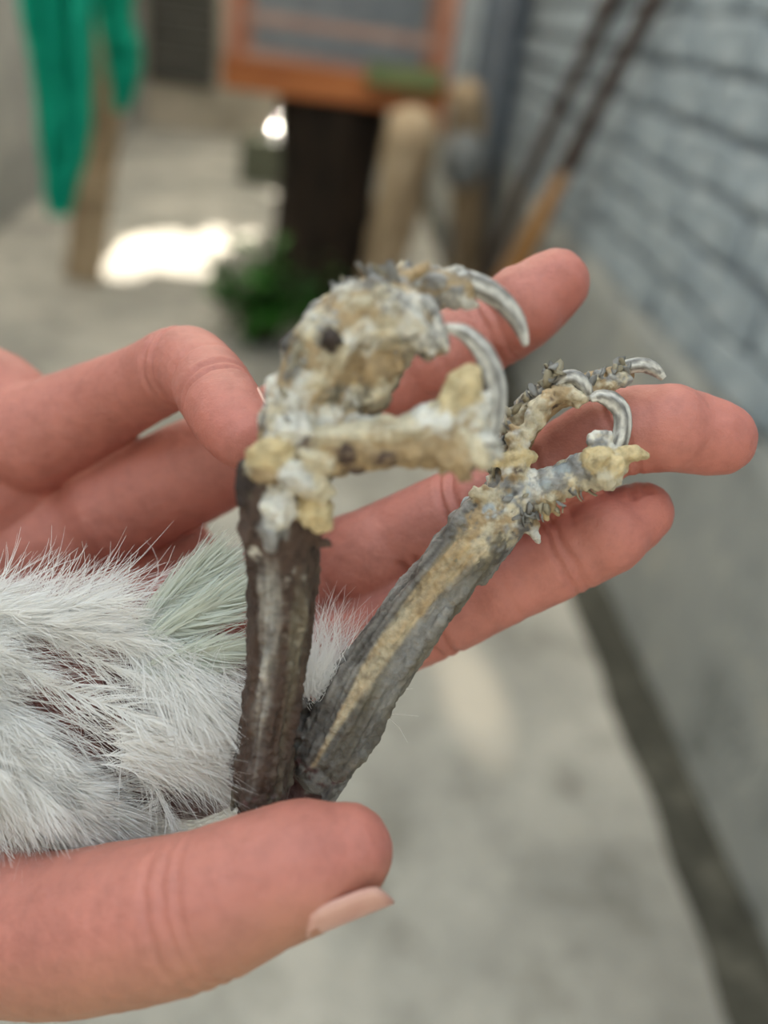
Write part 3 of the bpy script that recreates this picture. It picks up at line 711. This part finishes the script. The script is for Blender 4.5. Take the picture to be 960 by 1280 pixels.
v, e, f = remesh(B, 0.00030)
sv, sc = B.verts(), B.cols()
kd = kdtree.KDTree(len(sv))
for i, q in enumerate(sv): kd.insert(q, i)
kd.balance()
wobv = np.array([noise.noise_vector(Vector(q * 700))[:] for q in v])
col = np.array([sc[kd.find(q)[1]] for q in v + 0.0006 * wobv])
disp = np.zeros(len(v))
def streaks(rows, umax, fn):                                # long horny streaks down a shank
    global col
    p, r = path(rows); q = spline(np.column_stack((p, r)), 120); c = q[:, :3]; t, nn, b = frames(c)
    D = np.full(len(v), 9.0); I = np.zeros(len(v), int)
    for i in range(120):
        dd = np.linalg.norm(v - c[i], axis=1); m_ = dd < D; D[m_] = dd[m_]; I[m_] = i
    sel = np.where((D < q[I, 3] * 1.35) & (I < umax * 119) & (I > 2))[0]
    for k in sel:
        i = I[k]; o = v[k] - c[i]; s_ = o @ b[i] / q[i, 3]; cf = o @ nn[i] / q[i, 3]; u = i / 119
        n1 = noise.noise(Vector((s_ * 3.0, u * 3.0, cf))); n2 = noise.noise(Vector((s_ * 9, u * 9, 5 + cf))); n3 = noise.noise(Vector(v[k] * 1100))
        x = fn(u, s_ + 0.16 * n1 + 0.06 * n2, cf, n1, n2) * (1 + 0.30 * n2 + 0.22 * n3)
        wgt = min(1, max(0, (umax * 119 - i) / 14)) * 0.88
        col[k] = col[k] * (1 - wgt) + x * wgt
        disp[k] = (0.0011 * noise.noise(Vector((s_ * 4.5, u * 4.5, cf * 4))) + 0.0004 * n2 + 0.0003 * n3) * min(1, wgt * 1.3)
lerp = lambda a, b, t: a + (b - a) * min(1, max(0, t))
def fnR(u, s_, cf, n1, n2):
    left = lerp(C['dgrey'], C['grey'], 0.4 + 1.2 * n2); right = lerp(C['olive'] * 0.8, C['grey'], 0.35 + 1.2 * n1)
    hw = np.interp(u, (0.12, 0.3, 0.55, 0.8), (0.03, 0.17, 0.30, 0.50)); cen = np.interp(u, (0.2, 0.5, 0.8), (-0.22, -0.08, 0.0))
    base = left if s_ < cen else right
    if u < 0.25: base = lerp(base, C['dgrey'] * 0.8, 0.5)
    strip = lerp(C['cream'], C['tan'], 0.45 + 0.9 * n2 + (0.35 if u > .5 else 0))
    return lerp(strip, base, (abs(s_ - cen) - hw) / 0.10) if cf > -0.2 else base * 0.9
def fnL(u, s_, cf, n1, n2):
    base = lerp(C['brown'], C['dark'] * 1.2, 0.4 + n2)
    if s_ > 0.35: base = lerp(base, C['olive'], 0.3 + n1)
    pale = lerp(C['grey'], C['pale'], 0.3 + 1.3 * n2)
    k_ = np.interp(u, (0.15, 0.4, 0.6), (0.15, 0.6, 1.0))
    return lerp(base, pale, k_ * (1 - abs(s_ + 0.33) / 0.36) * 1.6)
streaks(RT, 0.80, fnR); streaks(LT, 0.76, fnL)
col = laplace(col, e, 2, 0.5)
v = laplace(v, e, 3, 0.45)
nv = normals(v, f)
v = v + nv * laplace(disp[:, None], e, 3, 0.5)
nv = normals(v, f)
amp = np.array([noise.fractal(Vector(q * 900), 0.9, 2.1, 3) for q in v])
amp2 = np.array([noise.noise(Vector(q * 260)) for q in v])
torso = np.linalg.norm((v - P(50, 880, .177)), axis=1) < 0.034
v = v + nv * (0.00024 * amp + 0.00022 * amp2)[:, None] * np.where(torso, 0.4, 1.0)[:, None]
col = col * (1 + 0.18 * np.clip(amp2, -1, 1))[:, None]
me = mesh_of('body', v - BO, f, M_leg); set_cols(me, np.clip(col, 0.01, 0.95))
link('body', me, bird)

def claw(rows, dark=0.0, sides=20):
    p, r = path(rows); q = spline(np.column_stack((p, r)), 40); c = q[:, :3]; t, nn, b = frames(c)
    vv, cc = [], []
    for i in range(40):
        for s in range(sides):
            a = 2 * math.pi * s / sides
            rr = q[i, 3] * (1 + 0.10 * math.sin(a * 5) + 0.06 * noise.noise(Vector((i * .35, math.cos(a) * 2, math.sin(a) * 2))))
            vv.append(c[i] + rr * (nn[i] * math.cos(a) * 0.85 + b[i] * math.sin(a)))
            k = 0.5 + 0.5 * math.sin(a * 5 + 0.15 * i + 2 * noise.noise(Vector((i * .2, a, 3)))) * (1 - 0.35 * i / 39)
            base = C['dgrey'] * (1 - k) + (C['pale'] * 0.95) * k
            if i > 34: base = base * 0.4 + C['pale'] * 0.6
            cc.append(base * (1 - dark))
    ff = [(i * sides + s, i * sides + (s + 1) % sides, (i + 1) * sides + (s + 1) % sides, (i + 1) * sides + s) for i in range(39) for s in range(sides)]
    ff += [tuple(range(sides))[::-1], tuple(39 * sides + s for s in range(sides))]
    me = mesh_of('claw', np.array(vv) - BO, ff, M_claw); set_cols(me, np.array(cc)); return link('claw', me, bird)
claw([(770, 562, .152, 11), (777, 538, .152, 11), (776, 515, .152, 11), (764, 501, .152, 11), (749, 496, .152, 8), (738, 499, .152, 4)])
claw([(694, 482, .155, 8), (708, 472, .154, 10), (722, 474, .1535, 10), (732, 486, .1535, 9), (735, 500, .154, 4)])
claw([(770, 465, .159, 8), (788, 457, .158, 9), (805, 456, .158, 9), (819, 462, .158, 8), (830, 473, .158, 4)])
claw([(600, 560, .125, 14), (614, 525, .125, 14), (618, 485, .125, 14), (606, 445, .125, 13), (582, 418, .125, 10), (556, 409, .125, 5)])
claw([(520, 385, .123, 14), (538, 395, .123, 14), (544, 418, .123, 12), (538, 444, .123, 5)])
claw([(560, 352, .130, 15), (596, 356, .130, 15), (626, 374, .130, 13), (648, 402, .130, 10), (658, 432, .130, 4)])

# loose flakes standing off the crust
def flake_mesh(seed, mat):
    r = random.Random(seed); vv, f = ICO[1]
    out = []
    for x, y, z in vv:
        k = 1 + 0.5 * noise.noise(Vector((x * 2, y * 2, seed * 7.3)))
        out.append((x * k, y * 0.55 * k, z * 0.16 + 0.35 * x * x - 0.1 * y))
    return mesh_of('scale_flake', out, f, mat, True)
FL = [flake_mesh(k, M_flake if k % 2 else M_flake2) for k in range(8)]
def flakes(n, fx, size, d0):
    for k in range(n):
        x, y, ang = fx()
        d = d0 + random.uniform(-.0006, .0008); s = random.uniform(*size) * d / F
        o = link('scale_flake', random.choice(FL), bird)
        M = Matrix(R_WC.T.tolist()) @ Matrix.Rotation(math.radians(ang), 3, 'Z') @ Matrix.Rotation(random.uniform(-1.2, 1.2), 3, 'X') @ Matrix.Rotation(random.uniform(-.7, .7), 3, 'Y')
        o.matrix_local = Matrix.Translation(Vector(P(x, y, d) - BO)) @ M.to_4x4() @ Matrix.Diagonal((s, s, s, 1))
def on(pts, jit, ang):
    q = spline(np.array(pts, float), 60)
    return lambda: (lambda p: (p[0] + random.uniform(-jit, jit), p[1] + random.uniform(-jit, jit), ang + random.uniform(-50, 50)))(q[random.randrange(60)])
flakes(34, on([(618, 588), (622, 555), (640, 520), (668, 490), (692, 464)], 7, 120), (6, 12), .1545)
flakes(8, on([(684, 470), (694, 458)], 5, 75), (9, 15), .1535)
flakes(16, on([(742, 478), (768, 462), (780, 458)], 8, 60), (6, 12), .1565)
flakes(30, on([(640, 645), (680, 640), (720, 618), (765, 595)], 7, -60), (5, 10), .1515)
flakes(30, on([(560, 710), (590, 680), (630, 640), (650, 610)], 14, 50), (4, 9), .1520)
flakes(26, on([(350, 520), (385, 430), (440, 352), (500, 345)], 10, 110), (9, 18), .1225)
flakes(14, on([(560, 580), (600, 575), (615, 555)], 8, -70), (9, 17), .1215)

# --- plumage
FD = R_WC.T @ np.array((0, 0, 1.0)); FX = R_WC.T @ np.array((1, 0, 0)); FY = R_WC.T @ np.array((0, 1, 0))
def strand(vv, ff, p, w0, nv_):                             # thin tapering ribbon
    n0 = len(vv); k = len(p)
    for i in range(k):
        t = p[min(k - 1, i + 1)] - p[max(0, i - 1)]
        s = np.cross(t, nv_); s = s / (np.linalg.norm(s) + 1e-12)
        w = w0 * (1 - 0.85 * i / (k - 1)) / 2
        vv.append(p[i] - s * w); vv.append(p[i] + s * w)
    for i in range(k - 1): ff.append((n0 + 2 * i, n0 + 2 * i + 1, n0 + 2 * i + 3, n0 + 2 * i + 2))
def feather_mesh(seed, L, W, nb, mat, bw, loose, name='feather', rach=0.0004, a0=34):
    r = np.random.default_rng(seed); vv, ff = [], []
    sp = lambda t: np.array((L * t, 0.10 * L * math.sin(t * 2) * r0, 0.10 * L * t * t))
    r0 = r.uniform(-1, 1)
    strand(vv, ff, [sp(t) + (0, 0, .0001) for t in np.linspace(0, 1, 7)], rach, np.array((0, 0, 1.0)))
    for s in (-1, 1):
        cl = 0
        for i in range(nb):
            t = 0.03 + 0.97 * (i + r.random()) / nb
            if i % 5 == 0: cl = r.normal(0, loose)
            wl = W * (math.sin(math.pi * min(1, 0.12 + 0.95 * t)) ** 0.55 + 0.12) * r.uniform(0.75, 1.15)
            a = math.radians(a0 - a0 * 0.45 * t + r.normal(0, 6)) + cl
            d = np.array((math.cos(a), s * math.sin(a), r.normal(0, 0.18 + loose * .5)))
            p0 = sp(t); bend = np.array((0.45, -s * 0.16, r.normal(0.05, 0.2 + loose)))
            strand(vv, ff, [p0 + d * wl * u + bend * wl * u * u for u in (0, .33, .66, 1)], bw * r.uniform(.7, 1.2), np.array((0, r.normal(0, .4), 1.0)))
    return mesh_of(name, vv, ff, mat)
FM = [feather_mesh(k, 0.024 + 0.002 * (k % 4), 0.0088 + 0.0010 * (k % 3), 80, M_feather, 0.00021, 0.14 + 0.06 * (k % 3)) for k in range(12)]
def dsurf(x, y):
    q = 1 - ((x - 50) / 275) ** 2 - ((y - 880) / 180) ** 2
    return 0.177 - 0.0205 * math.sqrt(max(0.0, q))
def flow(x, y):
    return np.interp(y, (680, 740, 790, 830, 880, 930, 985, 1040), (42, 18, -4, -32, -42, -22, 4, 14)) + np.interp(x, (0, 200, 300), (0, 0, 12 if y > 850 else 0))
def bare(x, y):
    a = math.radians(38)
    for cx_, cy_, rx, ry, an in ((106, 892, 62, 38, 42), (176, 964, 54, 25, 20), (262, 868, 18, 34, 0), (90, 850, 30, 20, 40), (30, 690, 60, 26, -25), (120, 712, 70, 18, 15)):
        a = math.radians(an); X, Y = x - cx_, y - cy_
        u = (X * math.cos(a) + Y * math.sin(a)) / rx; w_ = (-X * math.sin(a) + Y * math.cos(a)) / ry
        if u * u + w_ * w_ < 1: return True
    return False
def put_feather(me, x, y, ang, off, scale, lift, roll, name='feather'):
    p = P(x, y, dsurf(x, y) - off); a = math.radians(ang)
    X = FX * math.cos(a) + FY * math.sin(a)
    e1 = 12; q = P(x + e1 * math.cos(a), y - e1 * math.sin(a), dsurf(x + e1 * math.cos(a), y - e1 * math.sin(a)) - off)
    X = nrm(nrm(q - p) * 0.7 + X * 0.3 + FD * lift)
    Z = nrm(FD - FD.dot(X) * X); Y = np.cross(Z, X)
    cr, sr = math.cos(roll), math.sin(roll); Y2 = Y * cr + Z * sr; Z2 = np.cross(X, Y2)
    o = link(name, me, bird)
    M = Matrix(np.column_stack((X, Y2, Z2)).tolist()).to_4x4()
    o.matrix_local = Matrix.Translation(Vector(p - BO)) @ M @ Matrix.Diagonal((scale,) * 3 + (1,))
    return o
cnt = 0; tries = 0
while cnt < 230 and tries < 20000:
    tries += 1
    x, y = random.uniform(-190, 235), random.uniform(700, 1050)
    if ((x - 50) / 265) ** 2 + ((y - 885) / 172) ** 2 > 1: continue
    an = flow(x, y) + random.gauss(0, 10); sc_ = random.uniform(0.65, 1.1)
    ca, sa = math.cos(math.radians(an)), math.sin(math.radians(an))
    if any(bare(x + t * 165 * sc_ * ca + g_ * 26 * sa, y - t * 165 * sc_ * sa + g_ * 26 * ca) for t in (.05, .25, .5, .75, 1.0) for g_ in (-1, 0, 1)) and random.random() < 0.985: continue
    if y < 760 and random.random() < 0.35: continue
    tipx, tipy = x + 200 * sc_ * ca, y - 200 * sc_ * sa
    if tipx > 318 or (tipx > 215 and tipy < 850 and tipx + (850 - tipy) * .2 > 240): continue
    if tipy < 700 + 0.12 * tipx: continue
    put_feather(random.choice(FM), x, y, an, random.uniform(0.0002, 0.0035), sc_, random.uniform(0.0, 0.16), random.gauss(0, 0.35)); cnt += 1
for k in range(20):                                         # the white sweep between the two bare patches
    put_feather(random.choice(FM), random.uniform(138, 180), random.uniform(762, 800), -42 + random.gauss(0, 5), random.uniform(.002, .005), random.uniform(.85, 1.0), 0.08, random.gauss(0, .3))
for k in range(24):
    put_feather(random.choice(FM), random.uniform(125, 190), random.uniform(905, 968), -6 + random.gauss(0, 7), random.uniform(.004, .0095), random.uniform(.62, .78), 0.05, random.gauss(0, .3))
# three broad greyish vanes beside the left leg
FV = [feather_mesh(50 + k, 0.0245, 0.0082, 150, M_vane, 0.00058, 0.05, 'vane_feather', 0.0006, 42) for k in range(3)]
for k, (x, y, an, o_) in enumerate(((170, 792, 32, .004), (168, 812, 24, .0052), (172, 838, 12, .0064), (165, 800, 42, .003), (172, 822, 28, .0048))):
    put_feather(FV[k % 3], x, y, an, o_, 0.92 if k != 2 else 0.78, 0.05, 0.1 * (k - 1), 'vane_feather')
# loose down: wisps over the bare patches, the tuft between the legs, hairs by the hock
vv, ff = [], []
def hair(x, y, d, ang, L, w_, curl):
    a = math.radians(ang); c = P(x, y, d); k = d / F; pts = []
    for i in range(6):
        t = i / 5; aa = a + curl * t
        if i: c = c + (FX * math.cos(aa) + FY * math.sin(aa) + FD * 0.12 * hz) * L * k / 5
        else: hz = random.uniform(-1, 1.2)
        pts.append(c)
    strand(vv, ff, pts, w_ * k, FD)
for k in range(900):
    x, y = random.uniform(-20, 280), random.uniform(720, 1045)
    an = math.radians(flow(x, y))
    if any(bare(x + t * 90 * math.cos(an), y - t * 90 * math.sin(an)) for t in (0, .5, 1)) and random.random() < 0.92: continue
    hair(x, y, dsurf(x, y) - random.uniform(.001, .005), flow(x, y) + random.gauss(0, 14), random.uniform(60, 150), random.uniform(.7, 1.6), random.gauss(0, .5))
for k in range(90):
    x, y = random.uniform(30, 130), random.uniform(840, 940)
    hair(x, y, dsurf(x, y) - random.uniform(.001, .004), -35 + random.gauss(0, 15), random.uniform(50, 110), random.uniform(.7, 1.8), random.gauss(0, .4))
for k in range(260):
    x, y = random.uniform(-20, 140), random.uniform(722, 760)
    hair(x, y + 10, dsurf(x, y + 20) - random.uniform(.0005, .004), 40 + random.gauss(0, 12), random.uniform(40, 90), random.uniform(.8, 2.0), random.gauss(0, .4))
for k in range(750):
    a = random.gauss(92, 36); u = random.random()
    hair(random.gauss(395, 20), random.gauss(856, 16), random.uniform(.154, .168), a, random.uniform(35, 115), random.uniform(.6, 1.5), random.gauss(0, .7))
for k in range(420):
    hair(random.gauss(395, 16), random.gauss(850, 12), random.uniform(.154, .158), random.uniform(0, 360), random.uniform(14, 32), random.uniform(.6, 1.5), random.gauss(0, 1.2))
for k in range(200):
    hair(random.uniform(215, 300), random.uniform(835, 925), random.uniform(.150, .157), random.choice((-70, -20, 80)) + random.gauss(0, 22), random.uniform(25, 80), random.uniform(.6, 1.4), random.gauss(0, .6))
o = link('down', mesh_of('down', np.array(vv) - BO, ff, M_feather), bird); o['kind'] = 'stuff'

# ------------------------------------------------------------------ the hand that holds it
HO = P(-60, 760, 0.205)
person = root('person', HO, "person's bare hand cradling the white bird, thumb below, fingers spread behind its crusted feet", 'person')
H = MB()
def finger(rows, n=40):
    p = [P(a, b, c) for a, b, c, r in rows]; r = [q[3] / 1000 for q in rows]
    tube(H, p, r, n, 22)
    return p, r
fing = {}
fing['index'] = finger([(230, 905, .208, 12), (330, 868, .200, 11.5), (440, 812, .190, 9.9), (548, 768, .181, 9.0), (628, 734, .177, 7.8), (700, 698, .174, 8.1), (756, 668, .1725, 7.9), (800, 642, .172, 6.6)])
fing['middle'] = finger([(230, 770, .212, 13), (350, 734, .203, 12), (466, 690, .191, 10), (586, 636, .180, 9.4), (678, 592, .173, 8.1), (766, 545, .168, 8.5), (832, 536, .1665, 8.3), (896, 548, .166, 7.4)])
fing['ring'] = finger([(140, 640, .212, 13), (250, 586, .205, 12.2), (360, 532, .200, 10.2), (470, 485, .195, 9.8), (545, 447, .191, 9.0), (612, 412, .188, 9.0), (655, 384, .186, 8.8), (692, 356, .184, 7.6)])
fing['pinky'] = finger([(40, 550, .206, 13), (120, 510, .199, 10.5), (180, 480, .189, 8.6), (228, 458, .180, 8.4), (256, 472, .172, 7.6), (272, 496, .166, 7.6), (288, 522, .160, 7.2), (304, 546, .156, 6.2)])
fing['thumb'] = finger([(-190, 1080, .196, 18), (-80, 1130, .172, 16), (40, 1165, .151, 13.5), (150, 1155, .143, 12.8), (250, 1134, .138, 11.8), (335, 1098, .1365, 10.6), (390, 1078, .1365, 10.0), (428, 1066, .137, 8.0)])
def cap_(rows): p = [P(a, b, c) for a, b, c, r in rows]; tube(H, p, [q[3] / 1000 for q in rows], 20, 20)
wr = (-330, 790, .222, 23)
for tip in ((230, 880, .212, 13), (230, 775, .216, 13), (150, 650, .216, 13), (40, 555, .212, 14)): cap_([wr, ((wr[0] + tip[0]) / 2, (wr[1] + tip[1]) / 2, .222, 17), tip])
cap_([(-900, 850, .255, 31), (-600, 820, .24, 28), (-330, 790, .224, 25)])
cap_([wr, (-270, 960, .212, 21), (-190, 1080, .198, 19)])
cap_([(-190, 1060, .200, 17), (0, 960, .216, 14), (230, 890, .212, 12)])
k_ = .216 / F
blob(H, P(60, 740, .222), FX * 230 * k_, FY * 190 * k_, FD * .013, None, 3)
blob(H, P(-60, 560, .214), (FX * .95 - FY * .3) * 165 * k_, (FY * .95 + FX * .3) * 140 * k_, FD * .018, None, 3)
def pad(name, idx, L, W, D):                                 # fleshy pad on the palm side of a phalanx
    p, r = fing[name]; t = nrm(p[min(idx + 1, len(p) - 1)] - p[idx - 1]); o_ = nrm(FD - FD.dot(t) * t)
    blob(H, p[idx] + o_ * (r[idx] * 0.35), t * L, np.cross(t, o_) * r[idx] * W, o_ * r[idx] * D, None, 3)
for nme in ('index', 'middle', 'ring'):
    pad(nme, 4, .0095, .96, .82); pad(nme, 6, .0085, 1.0, .82); pad(nme, 2, .013, .98, .84)
v, e, f = remesh(H, 0.0006)
v = laplace(v, e, 9, 0.5)
nv = normals(v, f)
ph = np.zeros(len(v))
def crease(name, idx, offs, depth, wid=0.0007):
    p, r = fing[name]; c = p[idx]; t = nrm(p[min(idx + 1, len(p) - 1)] - p[idx - 1])
    for o_ in offs:
        cc = c + t * o_; s = (v - cc) @ t; rad = np.linalg.norm((v - cc) - s[:, None] * t, axis=1)
        wob = 0.0006 * np.array([noise.noise(Vector(q * 300)) for q in v])
        ph[:] -= depth * np.exp(-((s + wob) / wid) ** 2) * (rad < r[idx] * 1.5) * np.clip((nv @ FD) + 0.35, 0, 1)
for nme in ('index', 'middle', 'ring', 'pinky'):
    crease(nme, 3, (-.0015, .0014), .0010); crease(nme, 5, (0.0, .0022), .0008); crease(nme, 4, (.002,), .0003)
crease('thumb', 4, (-.002, .001, .0035), .0004)
ph += 0.00012 * np.array([noise.fractal(Vector(q * 350), 0.9, 2.0, 3) for q in v])
v = v + nv * ph[:, None]
pink, tanc = np.array(srgb(190, 122, 108)), np.array(srgb(172, 126, 100))
mix = np.clip(-(nv @ FD) * 0.8 + 0.1, 0, 1)
bl_ = np.array([noise.noise(Vector(q * 90)) for q in v])
thumb_d = np.min([np.linalg.norm(v - q, axis=1) for q in spline(fing['thumb'][0], 24)], axis=0)
mix = np.clip(mix + np.where(thumb_d < 0.016, np.clip(-(nv @ FY) * 0.9 + 0.2, 0, 1), 0), 0, 1)
tips = np.zeros(len(v))
for nme in fing: tips += np.exp(-(np.linalg.norm(v - fing[nme][0][-1], axis=1) / 0.009) ** 2)
col = pink * (1 - mix[:, None]) + tanc * mix[:, None]
col = col * (1 + 0.10 * bl_)[:, None] * (1 - np.clip(tips, 0, 1)[:, None] * np.array((0.0, 0.10, 0.10)))
me = mesh_of('body', v - HO, f, M_skin); set_cols(me, np.clip(col, 0, 1)); link('body', me, person)
def nail(name, out, lbl=None):                               # a curved plate on the back of a fingertip
    p, r = fing[name]; a, b2 = p[-2], p[-1]; t = nrm(b2 - a); o_ = nrm(out - out.dot(t) * t); s = np.cross(t, o_)
    R_ = r[-2] * 0.98; L = r[-2] * 1.05; vv = []
    for i in range(9):
        u = i / 8
        for j in range(9):
            th = (j / 8 - 0.5) * 1.45 * (1 - 0.12 * (2 * u - 1) ** 4); rr = R_ * (1 - 0.10 * u)
            z = L * (u - 0.15) + 0.16 * L * (1 - (2 * j / 8 - 1) ** 2) * (1 if u > .5 else -1) * abs(2 * u - 1)
            vv.append(a + t * z + (o_ * math.cos(th) + s * math.sin(th)) * (rr + 0.0002))
    ff = [(i * 9 + j, i * 9 + j + 1, (i + 1) * 9 + j + 1, (i + 1) * 9 + j) for i in range(8) for j in range(8)]
    o = link('fingernail', mesh_of('fingernail', np.array(vv) - HO, ff, M_nail), person)
    md = o.modifiers.new('t', 'SOLIDIFY'); md.thickness = 0.0005; md.offset = 0
for nme in ('index', 'middle', 'ring'): nail(nme, -FD)
nail('pinky', FY * 0.2 + FX * 0.9 - FD * 0.3); nail('thumb', FD * 0.5 - FY * 0.85)
